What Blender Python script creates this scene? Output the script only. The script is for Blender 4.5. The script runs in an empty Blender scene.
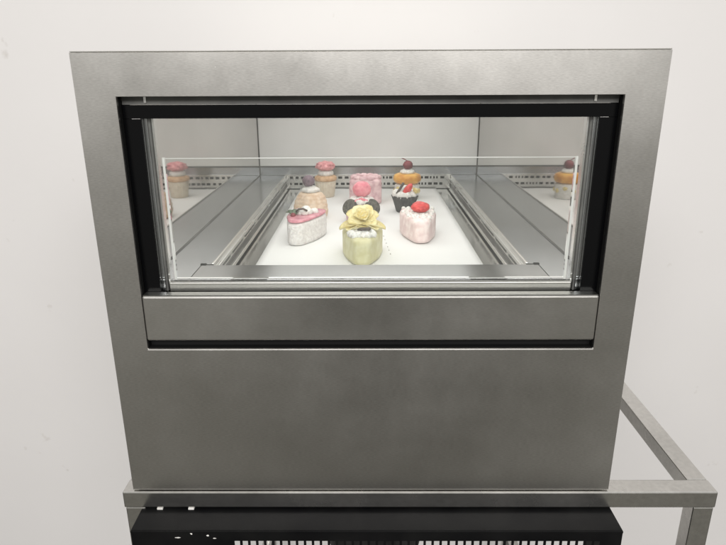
import bpy, bmesh, math, random
from mathutils import Vector, Matrix
random.seed(7)
S = bpy.context.scene
COL = S.collection
R = math.radians

# ------------------------------------------------------------ camera, world, lamps, exposure
cd = bpy.data.cameras.new("camera"); cam = bpy.data.objects.new("camera", cd); COL.objects.link(cam)
cd.sensor_width = 36; cd.lens = 36*600/726; cd.clip_end = 60; cd.clip_start = .02
cam.location = (-.003, -.637, .4997)
cam.rotation_euler = (R(90-18.14), R(.26), R(.34))
S.camera = cam
S.view_settings.view_transform = 'Standard'; S.view_settings.look = 'None'
S.view_settings.exposure = 0; S.view_settings.gamma = 1

W = bpy.data.worlds.new("World"); S.world = W; W.use_nodes = True
nt = W.node_tree; bg = nt.nodes['Background']
tc = nt.nodes.new('ShaderNodeTexCoord'); sp = nt.nodes.new('ShaderNodeSeparateXYZ')
mr = nt.nodes.new('ShaderNodeMapRange'); mr.inputs[1].default_value = -1; mr.inputs[2].default_value = 1
cr = nt.nodes.new('ShaderNodeValToRGB')
e = cr.color_ramp.elements
e[0].position = 0; e[0].color = (.23, .22, .195, 1)
e[1].position = 1; e[1].color = (1, .99, .965, 1)
for p, c in ((.28, (.225, .216, .19, 1)), (.46, (.37, .36, .33, 1)), (.56, (.46, .45, .425, 1)), (.75, (.80, .795, .775, 1))):
    n = e.new(p); n.color = c
nt.links.new(tc.outputs['Generated'], sp.inputs[0]); nt.links.new(sp.outputs['Z'], mr.inputs[0])
nt.links.new(mr.outputs[0], cr.inputs[0])
# dark patch painted into the world colour for the viewer's reflection in the steel
def wm(op, a, b):
    q = nt.nodes.new('ShaderNodeMath'); q.operation = op
    for i, v in enumerate((a, b)):
        if isinstance(v, (int, float)): q.inputs[i].default_value = v
        else: nt.links.new(v, q.inputs[i])
    return q.outputs[0]
dx = wm('DIVIDE', wm('SUBTRACT', sp.outputs['X'], .06), .21); dz = wm('DIVIDE', wm('ADD', sp.outputs['Z'], .37), .24)
d2 = wm('ADD', wm('MULTIPLY', dx, dx), wm('MULTIPLY', dz, dz))
sm_ = nt.nodes.new('ShaderNodeMapRange'); sm_.interpolation_type = 'SMOOTHSTEP'
sm_.inputs[1].default_value = 0; sm_.inputs[2].default_value = 2.2; sm_.inputs[3].default_value = .42; sm_.inputs[4].default_value = 1
nt.links.new(d2, sm_.inputs[0])
vm = nt.nodes.new('ShaderNodeVectorMath'); vm.operation = 'SCALE'
nt.links.new(cr.outputs[0], vm.inputs[0]); nt.links.new(sm_.outputs[0], vm.inputs['Scale']); nt.links.new(vm.outputs[0], bg.inputs['Color'])
bg.inputs['Strength'].default_value = .92

def area(name, loc, target, sx, sy, power, color=(1, .978, .970), parent=None):
    l = bpy.data.lights.new(name, 'AREA'); l.shape = 'RECTANGLE'; l.size = sx; l.size_y = sy
    l.energy = power; l.color = color
    o = bpy.data.objects.new(name, l); COL.objects.link(o); o.location = loc
    d = Vector(target)-Vector(loc)
    o.rotation_euler = d.to_track_quat('-Z', 'Y').to_euler()
    if parent: o.parent = parent
    return o
area('room_ceiling_light', (.1, -3.0, 1.85), (.1, 1.0, -.6), 3.4, .9, 127)

# ------------------------------------------------------------ materials
def mat(name, base=(.5, .5, .5), rough=.5, metal=0., spec=.5, **kw):
    m = bpy.data.materials.new(name); m.use_nodes = True
    b = m.node_tree.nodes['Principled BSDF']
    b.inputs['Base Color'].default_value = (*base, 1); b.inputs['Roughness'].default_value = rough
    b.inputs['Metallic'].default_value = metal; b.inputs['Specular IOR Level'].default_value = spec
    for k, v in kw.items(): b.inputs[k.replace('_', ' ')].default_value = v
    return m
def N(m, t): return m.node_tree.nodes.new(t)
def Lk(m, a, b): m.node_tree.links.new(a, b)
def noise_col(m, c1, c2, scale=8, detail=5, stretch=(1, 1, 1), lo=.35, hi=.65, bump=0, bscale=None, rough=None, dist=.001):
    b = m.node_tree.nodes['Principled BSDF']
    t = N(m, 'ShaderNodeTexCoord'); mp = N(m, 'ShaderNodeMapping'); mp.inputs['Scale'].default_value = stretch
    Lk(m, t.outputs['Object'], mp.inputs[0])
    n = N(m, 'ShaderNodeTexNoise'); n.inputs['Scale'].default_value = scale; n.inputs['Detail'].default_value = detail
    Lk(m, mp.outputs[0], n.inputs['Vector'])
    r = N(m, 'ShaderNodeValToRGB'); r.color_ramp.elements[0].position = lo; r.color_ramp.elements[1].position = hi
    r.color_ramp.elements[0].color = (*c1, 1); r.color_ramp.elements[1].color = (*c2, 1)
    Lk(m, n.outputs[0], r.inputs[0]); Lk(m, r.outputs[0], b.inputs['Base Color'])
    if rough:
        q = N(m, 'ShaderNodeMapRange'); q.inputs[3].default_value = rough[0]; q.inputs[4].default_value = rough[1]
        q.inputs[1].default_value = .3; q.inputs[2].default_value = .7
        Lk(m, n.outputs[0], q.inputs[0]); Lk(m, q.outputs[0], b.inputs['Roughness'])
    if bump:
        n2 = N(m, 'ShaderNodeTexNoise'); n2.inputs['Scale'].default_value = bscale or scale*4; n2.inputs['Detail'].default_value = 4
        Lk(m, mp.outputs[0], n2.inputs['Vector'])
        bp = N(m, 'ShaderNodeBump'); bp.inputs['Strength'].default_value = bump; bp.inputs['Distance'].default_value = dist
        Lk(m, n2.outputs[0], bp.inputs['Height']); Lk(m, bp.outputs[0], b.inputs['Normal'])
    return m

def steel(name, c, rough, grain=(1, 1, 1), gscale=420, gamp=.10, blot=.08, bump=.12, marks=0):
    """worn satin stainless: fine grain, cloudy wear, faint smudges"""
    m = mat(name, c, rough, 1.0)
    b = m.node_tree.nodes['Principled BSDF']
    t = N(m, 'ShaderNodeTexCoord'); mp = N(m, 'ShaderNodeMapping'); mp.inputs['Scale'].default_value = grain
    Lk(m, t.outputs['Object'], mp.inputs[0])
    n1 = N(m, 'ShaderNodeTexNoise'); n1.inputs['Scale'].default_value = gscale; n1.inputs['Detail'].default_value = 3
    Lk(m, mp.outputs[0], n1.inputs['Vector'])
    n2 = N(m, 'ShaderNodeTexNoise'); n2.inputs['Scale'].default_value = 5.5; n2.inputs['Detail'].default_value = 6
    n2.inputs['Roughness'].default_value = .6
    Lk(m, t.outputs['Object'], n2.inputs['Vector'])
    def mth(op, a, v=None, bb=None):
        q = N(m, 'ShaderNodeMath'); q.operation = op; Lk(m, a, q.inputs[0])
        if v is not None: q.inputs[1].default_value = v
        if bb is not None: Lk(m, bb, q.inputs[1])
        return q.outputs[0]
    g = mth('MULTIPLY', mth('SUBTRACT', n1.outputs[0], .5), gamp*4)
    k = mth('MULTIPLY', mth('SUBTRACT', n2.outputs[0], .5), blot*4)
    v = mth('ADD', mth('ADD', g, bb=k), 1.0)
    if marks:
        vo = N(m, 'ShaderNodeTexVoronoi'); vo.inputs['Scale'].default_value = 60; vo.inputs['Randomness'].default_value = 1
        Lk(m, t.outputs['Object'], vo.inputs['Vector'])
        n3 = N(m, 'ShaderNodeTexNoise'); n3.inputs['Scale'].default_value = 9; Lk(m, t.outputs['Object'], n3.inputs['Vector'])
        thr = mth('MULTIPLY', mth('MAXIMUM', mth('SUBTRACT', n3.outputs[0], .54), 0.0), 1.2)
        sz = N(m, 'ShaderNodeSeparateXYZ'); Lk(m, t.outputs['Object'], sz.inputs[0])
        thr = mth('MULTIPLY', thr, bb=mth('GREATER_THAN', sz.outputs['Z'], .488))
        dot = N(m, 'ShaderNodeMath'); dot.operation = 'LESS_THAN'; Lk(m, vo.outputs['Distance'], dot.inputs[0]); Lk(m, thr, dot.inputs[1])
        v = mth('ADD', v, bb=mth('MULTIPLY', dot.outputs[0], marks))
    mx = N(m, 'ShaderNodeMix'); mx.data_type = 'RGBA'; mx.blend_type = 'MULTIPLY'; mx.inputs[0].default_value = 1
    mx.inputs[6].default_value = (*c, 1)
    cb = N(m, 'ShaderNodeCombineXYZ')
    for i in range(3): Lk(m, v, cb.inputs[i])
    Lk(m, cb.outputs[0], mx.inputs[7]); Lk(m, mx.outputs[2], b.inputs['Base Color'])
    q = mth('ADD', mth('MULTIPLY', mth('SUBTRACT', n2.outputs[0], .5), .3), rough); Lk(m, q, b.inputs['Roughness'])
    bp = N(m, 'ShaderNodeBump'); bp.inputs['Strength'].default_value = bump; bp.inputs['Distance'].default_value = .0004
    Lk(m, n1.outputs[0], bp.inputs['Height']); Lk(m, bp.outputs[0], b.inputs['Normal'])
    return m

def glass(name, tint=(.97, 1, .985), refl=1.0, haze=.03):
    m = bpy.data.materials.new(name); m.use_nodes = True; n = m.node_tree; n.nodes.clear()
    out = n.nodes.new('ShaderNodeOutputMaterial'); tr = n.nodes.new('ShaderNodeBsdfTransparent'); tr.inputs[0].default_value = (*tint, 1)
    gl = n.nodes.new('ShaderNodeBsdfGlossy'); gl.inputs['Roughness'].default_value = .02
    fr = n.nodes.new('ShaderNodeFresnel'); fr.inputs[0].default_value = 1.45
    mu = n.nodes.new('ShaderNodeMath'); mu.operation = 'MULTIPLY'; mu.inputs[1].default_value = refl
    n.links.new(fr.outputs[0], mu.inputs[0])
    mx = n.nodes.new('ShaderNodeMixShader'); n.links.new(mu.outputs[0], mx.inputs[0])
    n.links.new(tr.outputs[0], mx.inputs[1]); n.links.new(gl.outputs[0], mx.inputs[2])
    df = n.nodes.new('ShaderNodeBsdfDiffuse'); df.inputs[0].default_value = (.8, .8, .76, 1)  # milky white mix that paints reflected haze over the glass
    m2 = n.nodes.new('ShaderNodeMixShader')
    tcn = n.nodes.new('ShaderNodeTexCoord'); no = n.nodes.new('ShaderNodeTexNoise'); no.inputs['Scale'].default_value = 9; no.inputs['Detail'].default_value = 6
    n.links.new(tcn.outputs['Object'], no.inputs['Vector'])
    mm = n.nodes.new('ShaderNodeMath'); mm.operation = 'MULTIPLY'; mm.inputs[1].default_value = haze*2; n.links.new(no.outputs[0], mm.inputs[0])
    n.links.new(mm.outputs[0], m2.inputs[0])
    n.links.new(mx.outputs[0], m2.inputs[1]); n.links.new(df.outputs[0], m2.inputs[2]); n.links.new(m2.outputs[0], out.inputs[0])
    return m

M = {}
M['front'] = steel('worn stainless front', (.52, .508, .482), .33, grain=(.4, 1, 2.2), gscale=560, gamp=.12, blot=.035, bump=.05, marks=.6)
M['bar'] = steel('satin stainless drawer bar', (.56, .548, .52), .31, grain=(.4, 1, 2.2), gscale=560, gamp=.08, blot=.04, bump=.05)
M['ledge'] = steel('front ledge steel', (.33, .335, .33), .2, grain=(.3, 1, 1), gamp=.05, blot=.08)
M['sill'] = steel('dull sill steel', (.36, .36, .34), .38, gamp=.05, blot=.08)
M['shell'] = steel('stainless shell', (.55, .54, .5), .42)
M['tube'] = steel('stand tube steel', (.57, .56, .535), .26, gscale=160, gamp=.08, blot=.16, bump=.1)
M['polish'] = steel('polished stainless', (.62, .62, .60), .16, grain=(1, .05, 1), gscale=500, gamp=.03, blot=.04, bump=.03)
M['shelf'] = steel('interior shelf steel', (.42, .435, .445), .24, grain=(1, .05, 1), gscale=500, gamp=.03, blot=.03, bump=.04)
M['bright'] = steel('bright steel and edge highlight', (.80, .79, .76), .22, gamp=.02, blot=.03, bump=.02)
M['rail'] = steel('zinc slide rail', (.70, .70, .68), .28, gamp=.04, blot=.06, bump=.05)
M['mirror'] = steel('mirror polished side wall', (.64, .62, .60), .03, gamp=.0, blot=.06, bump=0)
b_ = M['mirror'].node_tree.nodes['Principled BSDF']
for l in list(b_.inputs['Roughness'].links): M['mirror'].node_tree.links.remove(l)
b_.inputs['Roughness'].default_value = .035
M['black'] = mat('black glazing band', (.0025, .0026, .003), .16, spec=.2)
M['matteblack'] = mat('matt black gap', (.006, .006, .006), .7, spec=.2)
M['gasket'] = noise_col(mat('grey gasket', (.10, .10, .095), .55), (.07, .07, .066), (.13, .13, .12), 30)
M['dark'] = noise_col(mat('dark channel', (.02, .02, .02), .35, .6), (.008, .008, .008), (.05, .05, .048), 60, stretch=(1, .1, 1))
M['backwall'] = noise_col(mat('pale interior back wall', (.74, .74, .69), .16, spec=.5), (.69, .70, .675), (.78, .785, .765), 5)
M['glass'] = glass('front pane glass', (.992, .996, .992), refl=1, haze=.012)
M['guard'] = glass('guard acrylic', (.99, .996, .99), refl=1.0, haze=.025)
M['gedge'] = mat('acrylic edge highlight', (.66, .67, .64), .3, spec=.6)  # pale colour paints the highlights along the guard's edges
M['boxblack'] = noise_col(mat('black painted sheet', (.008, .008, .008), .42, spec=.07), (.003, .003, .0035), (.008, .008, .008), 14, bump=.1, bscale=300, dist=.0003)
M['whitechip'] = noise_col(mat('bare white chip', (.75, .74, .70), .7), (.62, .6, .56), (.8, .79, .76), 90)
M['paper'] = noise_col(mat('white liner paper', (.82, .82, .78), .75, spec=.25), (.80, .80, .785), (.84, .84, .825), 12, bump=.15, bscale=40, dist=.0006)
M['wall'] = noise_col(mat('painted white wall', (.8, .79, .75), .75, spec=.2), (.785, .766, .750), (.81, .792, .776), 1.6, detail=6, bump=.12, bscale=25, dist=.002)
M['floor'] = noise_col(mat('grey concrete floor', (.1, .095, .085), .6), (.07, .067, .06), (.12, .115, .105), 5, bump=.2)
M['compressor'] = noise_col(mat('compressor housing', (.03, .03, .03), .5), (.015, .015, .015), (.05, .05, .05), 30)
# scuffs on wall
m = M['wall']; b_ = m.node_tree.nodes['Principled BSDF']
src = b_.inputs['Base Color'].links[0].from_socket
t = N(m, 'ShaderNodeTexCoord'); vo = N(m, 'ShaderNodeTexNoise'); vo.inputs['Scale'].default_value = 22; vo.inputs['Detail'].default_value = 5
Lk(m, t.outputs['Object'], vo.inputs['Vector'])
rr = N(m, 'ShaderNodeValToRGB'); rr.color_ramp.elements[0].position = .70; rr.color_ramp.elements[1].position = .80
rr.color_ramp.elements[0].color = (1, 1, 1, 1); rr.color_ramp.elements[1].color = (.72, .69, .65, 1)
Lk(m, vo.outputs[0], rr.inputs[0])
mx = N(m, 'ShaderNodeMix'); mx.data_type = 'RGBA'; mx.blend_type = 'MULTIPLY'; mx.inputs[0].default_value = .6
Lk(m, src, mx.inputs[6]); Lk(m, rr.outputs[0], mx.inputs[7]); Lk(m, mx.outputs[2], b_.inputs['Base Color'])

# ------------------------------------------------------------ helpers
def link(name, bm, ms, parent=None, smooth=False, bevel=0, seg=2, sub=0):
    me = bpy.data.meshes.new(name); bmesh.ops.recalc_face_normals(bm, faces=bm.faces[:]); bm.to_mesh(me); bm.free()
    for x in (ms if isinstance(ms, (list, tuple)) else [ms]): me.materials.append(x)
    if smooth:
        for p in me.polygons: p.use_smooth = True
    o = bpy.data.objects.new(name, me); COL.objects.link(o)
    if parent: o.parent = parent
    if bevel:
        q = o.modifiers.new('bevel', 'BEVEL'); q.width = bevel; q.segments = seg; q.limit_method = 'ANGLE'; q.angle_limit = R(40)
    if sub:
        q = o.modifiers.new('sub', 'SUBSURF'); q.levels = sub; q.render_levels = sub
    return o
def box(bm, x0, x1, y0, y1, z0, z1, mi=0):
    v = [bm.verts.new(p) for p in ((x0, y0, z0), (x1, y0, z0), (x1, y1, z0), (x0, y1, z0), (x0, y0, z1), (x1, y0, z1), (x1, y1, z1), (x0, y1, z1))]
    for f in ((0, 3, 2, 1), (4, 5, 6, 7), (0, 1, 5, 4), (1, 2, 6, 5), (2, 3, 7, 6), (3, 0, 4, 7)):
        bm.faces.new([v[i] for i in f]).material_index = mi
def boxes(name, bl, m, parent=None, bevel=0, **k):
    bm = bmesh.new()
    for b in bl: box(bm, *b)
    return link(name, bm, m, parent, bevel=bevel, **k)
def ring(name, ox, oz0, oz1, ix, iz0, iz1, y0, y1, m, parent, bevel=0, oxr=None):
    bm = bmesh.new()
    O = [(-ox, oz0), (ox, oz0), (ox, oz1), (-ox, oz1)]; I = [(-ix, iz0), (ix, iz0), (ix, iz1), (-ix, iz1)]
    V = {}
    for y in (y0, y1):
        for k, P in (('o', O), ('i', I)): V[k, y] = [bm.verts.new((p[0], y, p[1])) for p in P]
    for i in range(4):
        j = (i+1) % 4
        bm.faces.new((V['o', y0][i], V['o', y0][j], V['i', y0][j], V['i', y0][i]))
        bm.faces.new((V['o', y1][i], V['o', y1][j], V['i', y1][j], V['i', y1][i]))
        bm.faces.new((V['o', y0][i], V['o', y0][j], V['o', y1][j], V['o', y1][i]))
        bm.faces.new((V['i', y0][i], V['i', y0][j], V['i', y1][j], V['i', y1][i]))
    return link(name, bm, m, parent, bevel=bevel)
def empty(name, loc, label, cat, rz=0, group=None):
    o = bpy.data.objects.new(name, None); COL.objects.link(o); o.empty_display_size = .05
    o.location = loc; o.rotation_euler = (0, 0, rz); o['label'] = label; o['category'] = cat
    if group: o['group'] = group
    return o
def tag(o, label, cat, group=None):
    o['label'] = label; o['category'] = cat
    if group: o['group'] = group
def holes_panel(bm, x0, x1, z0, z1, y0, y1, cells):
    """flat sheet in XZ between y0,y1 with rectangular real holes; cells = rows [(za,zb,[(xa,xb),...])]"""
    z = z0
    for za, zb, xs in cells:
        box(bm, x0, x1, y0, y1, z, za)
        x = x0
        for xa, xb in xs: box(bm, x, xa, y0, y1, za, zb); x = xb
        box(bm, x, x1, y0, y1, za, zb); z = zb
    box(bm, x0, x1, y0, y1, z, z1)

# ------------------------------------------------------------ setting
bm = bmesh.new(); box(bm, -4, 4, .98, 1.08, -1.02, 2.4); o = link('wall', bm, M['wall']); o['kind'] = 'structure'
bm = bmesh.new(); box(bm, -4, 4, -.8, .98, -1.12, -1.02); o = link('floor', bm, M['floor']); o['kind'] = 'structure'

# ------------------------------------------------------------ display case (z=0 is its underside, y=0 its front)
case = empty('display_case', (0, 0, 0), 'stainless steel cake display case with a wide glass window, standing on the steel stand', 'display case')
HW = .3012; HT = .5235; DEP = .86
ring('front_panel', HW, .0005, HT, .2595, .1975, .4805, 0, .0045, M['front'], case, bevel=.0012)
boxes('edge_strip', [(-HW+.0008, HW-.0008, -.0004, .0044, HT+.0001, HT+.0014)], M['bright'], case, bevel=.0005)  # added bright strip that paints the highlight along the top bend
boxes('side_panel', [(-HW+.0005, -HW+.002, .0125, DEP, .001, HT-.001)], M['shell'], case)
boxes('side_panel', [(HW-.002, HW-.0005, .0125, DEP, .001, HT-.001)], M['shell'], case)
boxes('top_panel', [(-HW+.0025, HW-.0025, .0125, DEP, HT-.003, HT-.001)], M['shell'], case)
boxes('base_panel', [(-HW+.0025, HW-.0025, .0125, DEP, .001, .003)], M['shell'], case)
boxes('back_panel', [(-HW+.0025, HW-.0025, DEP-.003, DEP-.001, .0035, HT-.0035)], M['shell'], case)
# recess behind the opening
ring('reveal', .2635, .193, .4845, .2596, .1973, .4807, .0047, .0122, M['matteblack'], case)
boxes('header_strip', [(-.2594, .2594, .014, .017, .4722, .4825)], M['gasket'], case)
boxes('header_clip', [(-.236, -.2335, .0125, .0138, .474, .481)], M['rail'], case)
boxes('header_clip', [(.2335, .236, .0125, .0138, .474, .481)], M['bright'], case)
bm = bmesh.new()
box(bm, -.2594, .2594, .0125, .0185, .458, .4718)
box(bm, -.2594, -.241, .0125, .0185, .262, .4576); box(bm, .241, .2594, .0125, .0185, .262, .4576)
link('window_border', bm, M['black'], case)
boxes('window_pane', [(-.2408, .2408, .0150, .0165, .2775, .4578)], M['glass'], case)
for s in (-1, 1):
    a = boxes('window_jamb', [tuple(sorted((s*.2445, s*.2375)))+(.0195, .034, .262, .468)], M['shelf'], case, bevel=.0008)
    boxes('gasket', [tuple(sorted((s*.2374, s*.2352)))+(.022, .034, .262, .468)], M['gasket'], a)
    boxes('jamb_edge', [tuple(sorted((s*.2351, s*.2325)))+(.0245, .034, .262, .468)], M['rail'], a, bevel=.0006)
# drawer front bar with folded top
d = boxes('drawer_front', [(-.2585, .2585, -.0015, .0118, .2085, .2634)], M['bar'], case, bevel=.0022, seg=3)
boxes('edge_strip', [(-.2578, .2578, .0002, .0117, .2636, .2641)], M['sill'], d)
boxes('lower_gap', [(-.2594, .2594, .0125, .016, .19, .2615)], M['matteblack'], case)
sl = boxes('window_sill', [(-.2325, .2325, .0185, .0245, .262, .2732)], M['sill'], case, bevel=.0008)
boxes('sill_lip', [(-.2325, .2325, .0186, .0215, .2734, .2742)], M['sill'], sl)
# guard sheet
bm = bmesh.new()
box(bm, -.2248, .2248, .0250, .0285, .2764, .4142)
for q in ((-.2275, -.2249, .2748, .4155), (.2249, .2275, .2748, .4155), (-.2248, .2248, .4143, .4149), (-.2248, .2248, .2757, .2763)): box(bm, q[0], q[1], .0250, .0285, q[2], q[3], 1)
link('guard_sheet', bm, [M['guard'], M['gedge']], case)

# interior
PZ = .2745
boxes('front_ledge', [(-.2115, .2115, .0290, .082, PZ-.004, PZ)], M['ledge'], case, bevel=.0008)
boxes('corner_block', [(-.213, -.206, .0825, .0865, PZ-.002, PZ+.001)], M['matteblack'], case)
boxes('corner_block', [(.206, .213, .0825, .0865, PZ-.002, PZ+.001)], M['matteblack'], case)
for s in (-1, 1):
    def sx(a, b): return tuple(sorted((s*a, s*b)))
    boxes('side_shelf', [sx(.2588, .2125)+(.0290, .801, PZ-.004, PZ-.0006), sx(.2124, .1995)+(.087, .801, PZ-.004, PZ-.0006)], M['shelf'], case)
    w = boxes('mirror_wall', [sx(.2592, .2615)+(.0348, .803, .20, .474)], M['mirror'], case)
    boxes('wall_seam', [sx(.2575, .2591)+(.0348, .8025, PZ-.0004, PZ+.0002)], M['gasket'], w)
    sld = boxes('drawer_slide', [sx(.1968, .1994)+(.086, .801, PZ-.0065, PZ+.0010)], M['bright'], case, bevel=.0004)
    boxes('slide_rail', [sx(.1945, .1990)+(.086, .800, PZ-.0115, PZ-.0067)], M['rail'], sld, bevel=.0005)
    boxes('slide_channel', [sx(.1975, .1992)+(.086, .801, PZ-.0240, PZ-.0117)], M['dark'], sld)
    boxes('slide_rail', [sx(.1960, .1974)+(.088, .800, PZ-.0185, PZ-.0170)], M['rail'], sld)
    boxes('slide_rail', [sx(.1900, .1990)+(.086, .800, PZ-.0300, PZ-.0242)], M['bright'], sld, bevel=.0006)
    for k in range(6):
        y0 = .105+k*k*.012+k*.055
        boxes('slide_clip', [sx(.1950, .1973)+(y0, y0+.012, PZ-.0165, PZ-.0125)], M['rail'], sld)
boxes('tray', [(-.1885, .1885, .087, .797, .2395, .2410)], M['polish'], case)
# back: perforated strip, ledge, pale wall
bm = bmesh.new()
rows = []
rs = random.Random(3)
for za in (.2505, .2655):
    xs = []; x = -.188
    while x < .183:
        w = rs.choice((.004, .0075, .0095)); xs.append((x, x+w)); x += w+rs.choice((.003, .004, .006))
    rows.append((za, za+.0058, xs))
holes_panel(bm, -.1960, .1960, .2425, PZ-.001, .8000, .8012, rows)
vs = link('vent_strip', bm, M['rail'], case)
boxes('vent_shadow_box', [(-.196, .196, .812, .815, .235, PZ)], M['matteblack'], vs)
boxes('back_ledge', [(-.2585, .2585, .8032, .806, PZ-.0005, .2925)], M['shelf'], case)
boxes('back_ledge_edge', [(-.1995, .1995, .799, .8031, PZ-.0004, PZ+.0012)], M['bright'], case)
boxes('back_gap_shade', [(-.2585, .2585, .8028, .8062, .2927, .2962)], M['gasket'], case)  # dark strip painting the shade of the gap below the back wall
boxes('back_wall', [(-.2585, .2585, .8032, .8065, .2964, .474)], M['backwall'], case)
boxes('corner_seam', [(-.2590, -.2578, .8010, .8030, PZ, .474)], M['gasket'], case)
boxes('corner_seam', [(.2578, .2590, .8010, .8030, PZ, .474)], M['gasket'], case)
boxes('ceiling_panel', [(-.2588, .2588, .0195, .8065, .4745, .477)], M['backwall'], case)
boxes('inner_floor', [(-.2588, .2588, .0195, .8065, .225, .228)], M['dark'], case)
area('interior_light', (0, .44, .4735), (0, .44, .2), .44, .60, 1.22, (1, .982, .972), case)
area('interior_strip_light', (0, .045, .462), (0, .80, .34), .44, .02, .22, (1, .982, .972), case)

# ------------------------------------------------------------ stand of square tube
st = empty('steel_stand', (0, 0, -1.02), 'open square-tube steel stand sticking out to the right beneath the display case', 'stand')
T = .0255; zt = -.0005+1.02; XL, XR = -.3145, .4385; YB = .86; yf = -.003
bm = bmesh.new(); box(bm, XL, XR, yf, yf+T, zt-.0235, zt); link('front_rail', bm, M['tube'], st, bevel=.0016)
boxes('side_rail', [(XR-T-.001, XR-.0006, yf+T+.0003, YB, zt-.0235, zt-.0003)], M['tube'], st, bevel=.0016)
boxes('side_rail', [(XL+.0006, XL+T, yf+T+.0003, YB, zt-.0235, zt-.0003)], M['tube'], st, bevel=.0016)
boxes('back_rail', [(XL, XR, YB+.0003, YB+T, zt-.0235, zt)], M['tube'], st, bevel=.0016)
for x0 in (XL+.0012, XR-T-.0012):
    for y0 in (yf+.001, YB+.001):
        boxes('leg', [(x0, x0+T, y0, y0+T-.002, .004, zt-.0238)], M['tube'], st, bevel=.0016)
    boxes('lower_rail', [(x0+.002, x0+T-.002, yf+T, YB, .20, .222)], M['tube'], st, bevel=.0016)

# ------------------------------------------------------------ black vented box
bx = empty('vented_box', (.007, -.0405, -.20), 'black metal box with rows of small vent holes, below the front rail of the stand', 'vented box')
bz = -.0268+.20; hw = .3
boxes('top_plate', [(-hw, hw, .0004, .46, bz-.0015, bz)], M['boxblack'], bx, bevel=.0006)
bm = bmesh.new(); rows = []
for k in range(9):
    zb = bz-.0155-k*.0125
    xs = [(-.174+i*.0098, -.174+i*.0098+.0068) for i in range(46)]
    rows.append((zb-.0085, zb, xs))
rows.reverse()
holes_panel(bm, -hw, hw, bz-.15, bz-.0017, 0, .0015, rows)
link('front_grille', bm, M['boxblack'], bx)
boxes('side_plate', [(-hw, -hw+.0015, .0017, .10, bz-.15, bz-.0017)], M['boxblack'], bx)
boxes('side_plate', [(hw-.0015, hw, .0017, .10, bz-.15, bz-.0017)], M['boxblack'], bx)
boxes('edge_strip', [(-hw, hw, -.0012, .0002, bz-.003, bz-.0002)], M['boxblack'], bx, bevel=.0005)
for x in (-.276, -.236):
    boxes('foam_pad', [(x-.0036, x+.0036, .037, .042, bz+.0001, bz+.0022)], M['whitechip'], bx)
bm = bmesh.new()
for (x, z, a, b2) in ((-.243, bz-.0105, .0042, .0009), (-.226, bz-.0045, .0014, .0016), (-.206, bz-.0075, .0017, .0014), (-.198, bz-.0115, .0022, .0008)):
    vs_ = []
    for i in range(9):
        t_ = i/9*2*math.pi; r_ = random.uniform(.7, 1.15)
        vs_.append(bm.verts.new((x+a*r_*math.cos(t_), -.0002, z+b2*r_*math.sin(t_)-.18*(x*0))))
    f = bm.faces.new(vs_)
    q = bmesh.ops.extrude_face_region(bm, geom=[f]); 
    for v in q['geom']:
        if isinstance(v, bmesh.types.BMVert): v.co.y += .0002
link('paint_chip', bm, M['whitechip'], bx)
cp = bmesh.new()
bmesh.ops.create_cone(cp, cap_ends=True, segments=32, radius1=.07, radius2=.07, depth=.15, matrix=Matrix.Translation((.0, .16, bz-.078)))
bmesh.ops.create_cone(cp, cap_ends=True, segments=24, radius1=.05, radius2=.03, depth=.05, matrix=Matrix.Translation((.09, .15, bz-.05)))
link('compressor', cp, M['compressor'], bx, smooth=True, bevel=.004)

# ------------------------------------------------------------ paper liner
bm = bmesh.new()
nx, ny = 30, 60; g = []
for j in range(ny+1):
    row = []
    for i in range(nx+1):
        x = -.1625+.325*i/nx; y = .092+.70*j/ny
        z = .0008+.0005*math.sin(7*x*10)*math.sin(y*9+1)*0.5+.0003
        row.append(bm.verts.new((x, y, z)))
    g.append(row)
for j in range(ny):
    for i in range(nx): bm.faces.new((g[j][i], g[j][i+1], g[j+1][i+1], g[j+1][i]))
lin = link('paper_liner', bm, M['paper'], smooth=True); lin.location = (0, 0, .2421)
sm = lin.modifiers.new('t', 'SOLIDIFY'); sm.thickness = .0003; sm.offset = 1
tag(lin, 'white paper liner lying flat on the tray under the cakes', 'paper liner')
CZ = .2436

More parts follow.
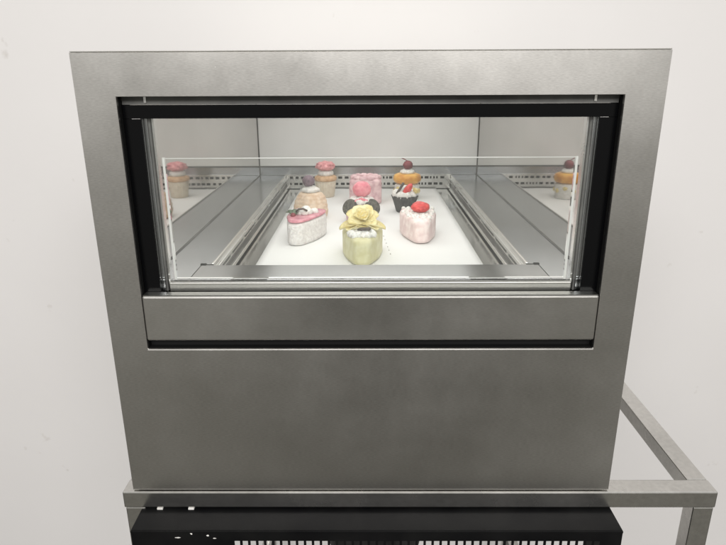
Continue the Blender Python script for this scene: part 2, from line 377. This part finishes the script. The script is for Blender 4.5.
# ------------------------------------------------------------ cakes
def cream(name, c1, c2, rough=.55, scale=120, bump=.5, sss=.15, dist=.002, lo=.38, hi=.62):
    bump = min(1, bump*1.6); c1 = tuple(v*.82 for v in c1)
    m = mat(name, c2, rough, spec=.35)
    noise_col(m, c1, c2, scale, bump=bump, bscale=scale*2, dist=dist, lo=lo, hi=hi)
    b = m.node_tree.nodes['Principled BSDF']; b.inputs['Subsurface Weight'].default_value = sss*.5
    b.inputs['Subsurface Radius'].default_value = (.01, .006, .004); b.inputs['Subsurface Scale'].default_value = .3
    return m
C = {
 'white': cream('whipped white cream', (.88, .86, .80), (.89, .88, .84), .5, 220, .5, dist=.002),
 'pinkball': cream('rose pink glaze', (.86, .20, .27), (.88, .34, .38), .35, 90, .3),
 'pinkcap': cream('coral pink frosting', (.78, .30, .32), (.85, .40, .40), .5, 140),
 'orangerim': cream('toasted orange rim', (.66, .40, .20), (.75, .50, .30), .6, 150),
 'cup': cream('beige ridged cup', (.80, .70, .55), (.74, .67, .54), .7, 120),
 'tan': cream('tan chestnut cream', (.80, .58, .40), (.80, .65, .50), .6, 110),
 'purple': cream('dusky purple ball', (.16, .11, .14), (.25, .17, .21), .45, 120),
 'slicewhite': cream('white crumb icing', (.84, .80, .78), (.82, .80, .775), .7, 200, .6, dist=.002),
 'jam': cream('dusky pink jam glaze', (.58, .20, .26), (.72, .34, .38), .25, 60, .2),
 'leaf': cream('dark green leaf', (.05, .09, .05), (.14, .20, .12), .5, 200),
 'choc': cream('dark chocolate', (.045, .032, .026), (.10, .075, .062), .4, 200, .6, 0),
 'cookie': cream('dark cookie', (.06, .055, .045), (.15, .14, .115), .7, 320, .9, 0),
 'pink': cream('pale pink icing', (.76, .47, .50), (.84, .60, .61), .5, 90, .5),
 'palepink': cream('blush pink icing', (.88, .68, .66), (.86, .74, .71), .55, 90, .22),
 'lime': cream('pale green icing', (.74, .70, .40), (.70, .68, .44), .5, 80, .22),
 'petal': cream('yellow petal', (.82, .69, .30), (.84, .77, .46), .5, 60, .3),
 'petalcore': cream('golden flower heart', (.86, .66, .20), (.84, .74, .40), .6, 300, .8),
 'red': cream('red strawberry', (.66, .03, .035), (.80, .08, .07), .3, 200, .3),
 'orange': cream('orange glaze', (.74, .30, .025), (.84, .46, .08), .3, 60, .3),
 'cherry': cream('dark cherry', (.13, .015, .025), (.22, .03, .04), .25, 60, .1),
 'cupblack': cream('black foil cup', (.02, .02, .02), (.05, .05, .045), .35, 100, .2, 0),
 'twig': cream('brown twig', (.28, .25, .2), (.4, .35, .28), .7, 100, .2, 0),
 'sponge': cream('sponge', (.66, .54, .30), (.78, .68, .42), .8, 240, .9),
}
def lathe(prof, seg=40, ridge=0, rn=24, cx=0, cy=0, cz=0, squash=1, wob=0, rs=None):
    bm = bmesh.new(); rings = []
    rs = rs or random.Random(5); ph = rs.random()*6
    for r, z in prof:
        rr = []
        for i in range(seg):
            a = 2*math.pi*i/seg
            k = 1+ridge*math.cos(rn*a)+wob*math.sin(3*a+ph+z*60)*.6+wob*math.sin(5*a-ph)*.4
            rr.append(bm.verts.new((cx+r*k*math.cos(a), cy+r*k*squash*math.sin(a), cz+z)))
        rings.append(rr)
    for p, q in zip(rings, rings[1:]):
        for i in range(seg): bm.faces.new((p[i], p[(i+1) % seg], q[(i+1) % seg], q[i]))
    bm.faces.new(rings[0][::-1]); bm.faces.new(rings[-1])
    return bm
def blob(r, loc=(0, 0, 0), sc=(1, 1, 1), amp=.08, freq=2.2, seed=1, sub=4, bm=None):
    from mathutils import noise
    bm = bm or bmesh.new()
    t_ = bmesh.ops.create_icosphere(bm, subdivisions=sub, radius=1)
    for v in t_['verts']:
        n = v.co.normalized(); k = 1+amp*noise.fractal(n*freq+Vector((seed*3.7, seed, 0)), 1, 2, 4)
        v.co = Vector((n.x*sc[0], n.y*sc[1], n.z*sc[2]))*r*k+Vector(loc)
    return bm
def dollops(items, seed=1, amp=.14):
    bm = bmesh.new()
    for i, (x, y, z, r) in enumerate(items): blob(r, (x, y, z), (1, 1, .85), amp, 2.5, seed+i, 3, bm)
    return bm
def round_poly(P, r, n=6):
    out = []; m_ = len(P)
    for i in range(m_):
        p0, p1, p2 = Vector(P[i-1]), Vector(P[i]), Vector(P[(i+1) % m_])
        a = (p0-p1); b = (p2-p1); la, lb = a.length, b.length; rr = min(r, la*.48, lb*.48)
        A = p1+a.normalized()*rr; B = p1+b.normalized()*rr
        for k in range(n+1):
            t_ = k/n; out.append(A*(1-t_)**2+p1*2*t_*(1-t_)+B*t_**2)
    return out
def slab(P, z0, z1, edge=.004, wob=0, seed=1, zn=6, bulge=0):
    """rounded prism: rings with soft top edge, slight hand-made unevenness"""
    from mathutils import noise
    bm = bmesh.new(); c = sum((Vector(p) for p in P), Vector((0, 0)))/len(P)
    prof = [(1-.8*edge/.03, z0), (1, z0+edge*.5)]
    for k in range(1, zn): prof.append((1+bulge*math.sin(math.pi*k/zn), z0+edge*.5+(z1-z0-edge*1.5)*k/zn))
    prof += [(1, z1-edge), (1-.3*edge/.03, z1-edge*.35), (1-edge/.03, z1), (.75, z1+.0002), (.45, z1+.0003)]
    rings = []
    for s, z in prof:
        rr = []
        for p in P:
            q = c+(Vector(p)-c)*s; v = Vector((q.x, q.y, z))
            if wob: v += Vector((noise.noise(v*60+Vector((seed, 0, 0))), noise.noise(v*60+Vector((0, seed, 5))), noise.noise(v*50+Vector((9, 0, seed)))*.7))*wob
            rr.append(bm.verts.new(v))
        rings.append(rr)
    n = len(P)
    for p, q in zip(rings, rings[1:]):
        for i in range(n): bm.faces.new((p[i], p[(i+1) % n], q[(i+1) % n], q[i]))
    bm.faces.new(rings[0][::-1]); bm.faces.new(rings[-1])
    return bm
def tube(pts, rad, seg=8):
    bm = bmesh.new(); rings = []
    for i, p in enumerate(pts):
        p = Vector(p); d_ = (Vector(pts[min(i+1, len(pts)-1)])-Vector(pts[max(i-1, 0)])).normalized()
        u = d_.orthogonal().normalized(); w = d_.cross(u); r = rad if not isinstance(rad, (list, tuple)) else rad[i]
        rings.append([bm.verts.new(p+r*(u*math.cos(a)+w*math.sin(a))) for a in (2*math.pi*k/seg for k in range(seg))])
    for p, q in zip(rings, rings[1:]):
        for i in range(seg): bm.faces.new((p[i], p[(i+1) % seg], q[(i+1) % seg], q[i]))
    bm.faces.new(rings[0][::-1]); bm.faces.new(rings[-1]); return bm
def petal(L, Wd, cup=.3, thick=.0009, base=(0, 0, 0), az=0, el=30, curl=.25):
    """leaf-shaped curved sheet with thickness"""
    bm = bmesh.new(); nu, nv = 10, 6; G = []
    for i in range(nu+1):
        t_ = i/nu; w = Wd*.5*(math.sin(math.pi*min(1, t_*.86+.10))**.7); row = []
        for j in range(nv+1):
            s = j/nv*2-1
            x = L*t_; y = w*s*(1+.05*math.sin(t_*14)); z = cup*w*s*s-curl*L*t_*t_+.0006*math.sin(s*9+t_*5)
            row.append((x, y, z))
        G.append(row)
    mt = Matrix.Translation(base) @ Matrix.Rotation(az, 4, 'Z') @ Matrix.Rotation(-R(el), 4, 'Y')
    top = [[bm.verts.new(mt @ Vector(p)) for p in r] for r in G]
    bot = [[bm.verts.new(mt @ Vector((p[0], p[1], p[2]-thick))) for p in r] for r in G]
    for i in range(nu):
        for j in range(nv):
            bm.faces.new((top[i][j], top[i+1][j], top[i+1][j+1], top[i][j+1])); bm.faces.new((bot[i][j+1], bot[i+1][j+1], bot[i+1][j], bot[i][j]))
    for i in range(nu):
        bm.faces.new((top[i][0], bot[i][0], bot[i+1][0], top[i+1][0])); bm.faces.new((top[i+1][nv], bot[i+1][nv], bot[i][nv], top[i][nv]))
    for j in range(nv):
        bm.faces.new((top[0][j+1], bot[0][j+1], bot[0][j], top[0][j])); bm.faces.new((top[nu][j], bot[nu][j], bot[nu][j+1], top[nu][j+1]))
    return bm
WEDGE = round_poly([(-.010, -.001), (.010, -.001), (.0245, .036), (.0312, .075), (.0285, .105), (-.0285, .105), (-.0312, .075), (-.0245, .036)], .014)
GRP = 'small cakes on the white paper liner'
def scale_poly(P, s): 
    c = sum((Vector(p) for p in P), Vector((0, 0)))/len(P); return [c+(Vector(p)-c)*s for p in P]

# 1 cupcake back left
k = empty('cupcake', (-.095, .694, CZ), 'beige ridged cupcake with orange rim and coral pink cap, at the back left', 'cupcake', group=GRP)
link('cup', lathe([(.0175, 0), (.0185, .002), (.021, .022), (.0228, .036)], 72, .035, 22), C['cup'], k, True)
link('rim', lathe([(.0225, .0362), (.0245, .038), (.025, .042), (.0235, .045), (.018, .0475)], 40, wob=.03), C['orangerim'], k, True)
link('cream', lathe([(.017, .0476), (.0175, .052), (.0165, .056), (.012, .059)], 40, wob=.05), C['white'], k, True)
link('frosting', blob(.0205, (0, 0, .0675), (1.03, 1, .52), .22, 2.6, 3), C['pinkcap'], k, True)
# 2 chestnut cake
k = empty('chestnut_cake', (-.110, .488, CZ), 'round tan chestnut cream cake with white dollop and dusky purple ball, behind the white slice', 'cake', group=GRP)
pr = [(.024, 0), (.0305, .003), (.0325, .010)]
for i in range(30):
    t_ = i/29; pr.append((.0325*math.cos(t_*1.18)**.62*(1+.014*math.sin(i*1.1)), .012+.0385*math.sin(t_*1.25)))
link('body', lathe(pr, 60, .022, 7, wob=.05), C['tan'], k, True)
link('cream', lathe([(.012, .0485), (.0172, .0495), (.0165, .0545), (.0115, .0575), (.006, .060)], 40, .05, 7, wob=.05), C['white'], k, True)
link('purple_ball', blob(.0118, (-.003, 0, .0690), (1, 1, .95), .06, 2, 4), C['purple'], k, True)
# 3 white slice front left
k = empty('cake_slice', (-.1178, .277, CZ), 'white crumb-iced cake slice with dusky pink jam top and green leaves, at the front left', 'cake slice', rz=R(-11), group=GRP)
link('sponge', slab(scale_poly(WEDGE, .97), 0, .0365, .004, .0008, 3), C['slicewhite'], k, True)
link('jam_topping', slab(scale_poly(WEDGE, .955), .0366, .0415, .0030, .0010, 9, zn=3), C['jam'], k, True)
link('cream', dollops([(-.004, .052, .044, .0085), (.008, .056, .044, .008), (.001, .064, .046, .008), (-.012, .058, .043, .006), (.015, .066, .043, .007), (.004, .048, .045, .007)], 2), C['white'], k, True)
link('chocolate_curl', tube([(-.008, .040, .0475), (-.003, .038, .052), (.004, .039, .053), (.010, .042, .049)], .0017), C['choc'], k, True)
for az, L_ in ((150, .014), (100, .015), (200, .013), (60, .013), (250, .010)):
    link('leaf', petal(L_, .009, .4, base=(-.0115, .040, .0425), az=R(az), el=38, curl=.3), C['leaf'], k, True)
link('berry', blob(.0042, (-.0105, .031, .0435), seed=3, sub=3), C['cherry'], k, True)
# 4 pink block back centre
k = empty('pink_cake', (-.006, .632, CZ), 'tall plain pale pink cake with a hollow ruffled top, at the back centre', 'cake', group=GRP)
P4 = round_poly([(-.033, -.030), (.033, -.030), (.034, .030), (-.034, .030)], .013)
link('body', slab(P4, 0, .051, .005, .002, 4, bulge=.02), C['pink'], k, True)
bm = bmesh.new()
for i in range(11):
    a = i/11*2*math.pi; blob(.0085, (.024*math.cos(a), (.021*math.sin(a)), .052), (1.15, 1.1, .75), .2, 3, i+2, 3, bm)
link('ruffle', bm, C['pink'], k, True)
# 5 cookies and pink ball
k = empty('cookie_cake', (-.0135, .458, CZ), 'small cake with a rose pink ball between two dark cookies, behind the yellow flower', 'cake', group=GRP)
link('body', lathe([(.026, 0), (.028, .002), (.029, .016), (.028, .028), (.024, .031)], 40, wob=.02), C['pink'], k, True)
link('cream', dollops([(.014*math.cos(a), .012*math.sin(a)-.004, .038, .0095) for a in (i/7*2*math.pi for i in range(7))]+[(0, -.013, .041, .008), (0, 0, .043, .010)], 12), C['white'], k, True)
link('pink_ball', blob(.0160, (.001, -.004, .0590), (1.06, 1, .92), .07, 2.4, 6), C['pinkball'], k, True)
for s in (-1, 1):
    bm = lathe([(.0140, -.0028), (.0155, -.0018), (.0158, 0), (.0152, .0018), (.0135, .003)], 36, wob=.01)
    bmesh.ops.transform(bm, matrix=Matrix.Translation((s*.0205, -.0190, .0285)) @ Matrix.Rotation(s*R(34), 4, 'Z') @ Matrix.Rotation(R(66), 4, 'X') , verts=bm.verts)
    link('cookie', bm, C['cookie'], k, True)
bm = bmesh.new()
for i in range(7): blob(.0022, ((i-3)*.0034, -.0205, .0440-abs(i-3)*.0013), (1, 1, 1.5), .2, 3, i, 2, bm)
link('pink_drip', bm, C['pinkball'], k, True)
# 6 green slice with the flower
k = empty('flower_slice', (-.0100, .170, CZ), 'pale green cake slice topped with a big yellow flower, nearest the window', 'cake slice', group=GRP)
link('body', slab(WEDGE, 0, .0385, .006, .0006, 21), C['lime'], k, True)
link('cream', dollops([(.0165*math.cos(a), .030+.0115*math.sin(a), .0400, .0042+.0010*(i%3)) for i, a in enumerate(j/17*2*math.pi for j in range(17))]+[(-.005, .024, .0400, .006), (.005, .026, .0400, .006), (0, .032, .0400, .007)], 31, .3), C['white'], k, True)
link('chocolate_shard', slab(round_poly([(-.008, .024), (.013, .028), (.012, .037), (-.004, .036)], .003), .0465, .0485, .001, .0006, 2, zn=2), C['choc'], k, True)
fl = link('flower', blob(.0085, (0, .060, .0600), (1, .8, .9), .25, 5, 2), C['petalcore'], k, True)
FB = Matrix.Translation((0, .062, .054)) @ Matrix.Rotation(R(34), 4, 'X')
def fpetal(az, L_, W_, el, curl=.2, cup=.35, off=0):
    bm = petal(L_, W_, cup, .0010, (0, 0, off), R(az), el, curl)
    bmesh.ops.transform(bm, matrix=FB, verts=bm.verts); link('petal', bm, C['petal'], fl, True)
for az in (18, 62, 112, 160, 215, 270, 322): fpetal(az, .025, .026, 18+az%3*6)
for az in (40, 120, 195, 290): fpetal(az, .017, .018, 46, .1, .5, .002)
for az, L_, W_, x in ((195, .033, .030, -.001), (-12, .033, .030, .001), (238, .023, .024, -.009), (-52, .022, .024, .008)):
    link('petal', petal(L_, W_, .4, .001, (x, .058, .0465), R(az), 6, .22), C['petal'], fl, True)
tw = bmesh.new()
for i in range(7):
    t_ = i/6; blob(.00055, (.030+.012*t_, .078-.016*t_, .030-.0290*t_), (1, 1, 1.6), .2, 2, i, 2, tw)
link('dotted_stem', tw, C['twig'], k, True)
# 7 orange cake
k = empty('orange_cake', (.0845, .668, CZ), 'white cake under an orange disc with a dark stemmed cherry on top, back right', 'cake', group=GRP)
link('body', lathe([(.024, 0), (.0255, .002), (.0265, .018), (.0265, .030), (.023, .0335)], 44, .015, 12, wob=.02), C['white'], k, True)
bm = bmesh.new()
for i in range(9):
    a = i/9*2*math.pi+.3; blob(.0055, (.0245*math.cos(a), .0245*math.sin(a), .018+.006*(i % 2)), (1, 1, 1), .2, 2, i, 2, bm)
link('yellow_fruit', bm, C['petalcore'], k, True)
link('orange_disc', lathe([(.020, .0336), (.027, .036), (.0298, .041), (.0298, .0475), (.0275, .0525), (.021, .0550)], 48, .012, 8), C['orange'], k, True)
link('cream', lathe([(.0145, .0551), (.0155, .058), (.0135, .062), (.0085, .064)], 40, .05, 8), C['white'], k, True)
ch = link('cherry', blob(.0108, (.001, 0, .0725), (1, 1, .92), .05, 2, 6), C['cherry'], k, True)
link('stem', tube([(.000, 0, .081), (-.004, -.001, .084), (-.0125, -.002, .0885)], [.0009, .0009, .0014]), C['cherry'], ch, True)
# 8 black foil cup
k = empty('strawberry_cup', (.0715, .533, CZ), 'dark ridged cup of cream with strawberry and chocolate stick, behind the blush pink slice', 'dessert cup', group=GRP)
link('cup', lathe([(.0150, 0), (.0165, .002), (.0215, .020), (.0258, .033)], 96, .045, 24), C['cupblack'], k, True)
link('cream', dollops([(.017*math.cos(a), .017*math.sin(a), .0355, .0095) for a in (i/9*2*math.pi for i in range(9))]+[(0, 0, .040, .013)], 41, .25), C['white'], k, True)
bm = blob(.0105, (0, 0, 0), (.62, .8, 1.35), .06, 2, 5)
bmesh.ops.transform(bm, matrix=Matrix.Translation((.0040, -.014, .0465)) @ Matrix.Rotation(R(38), 4, 'Y'), verts=bm.verts)
link('strawberry', bm, C['red'], k, True)
link('chocolate_stick', tube([(-.0165, -.016, .0385), (-.0035, -.012, .0590)], .0026), C['choc'], k, True)
link('yellow_fruit', blob(.0058, (.0205, -.012, .0435), (1, 1, .9), .25, 3, 4, 3), C['petalcore'], k, True)
# 9 blush slice
k = empty('berry_slice', (.0835, .287, CZ), 'blush pink cake slice with white cream and one flat red strawberry, at the front right', 'cake slice', group=GRP)
link('body', slab(WEDGE, 0, .0390, .006, .0006, 33), C['palepink'], k, True)
it = []
rs = random.Random(8)
for i in range(120):
    y = rs.uniform(.012, .098); w = min(.0255, .009+.0155*(y/.06)); x = rs.uniform(-w, w); it.append((x, y, .0385-(.004 if y < .03 and i % 2 else 0), rs.uniform(.0022, .0042)))
link('cream', dollops(it, 51, .25), C['white'], k, True)
link('strawberry', blob(.0152, (.0015, .055, .0490), (1, .9, .60), .12, 2.2, 9), C['red'], k, True)
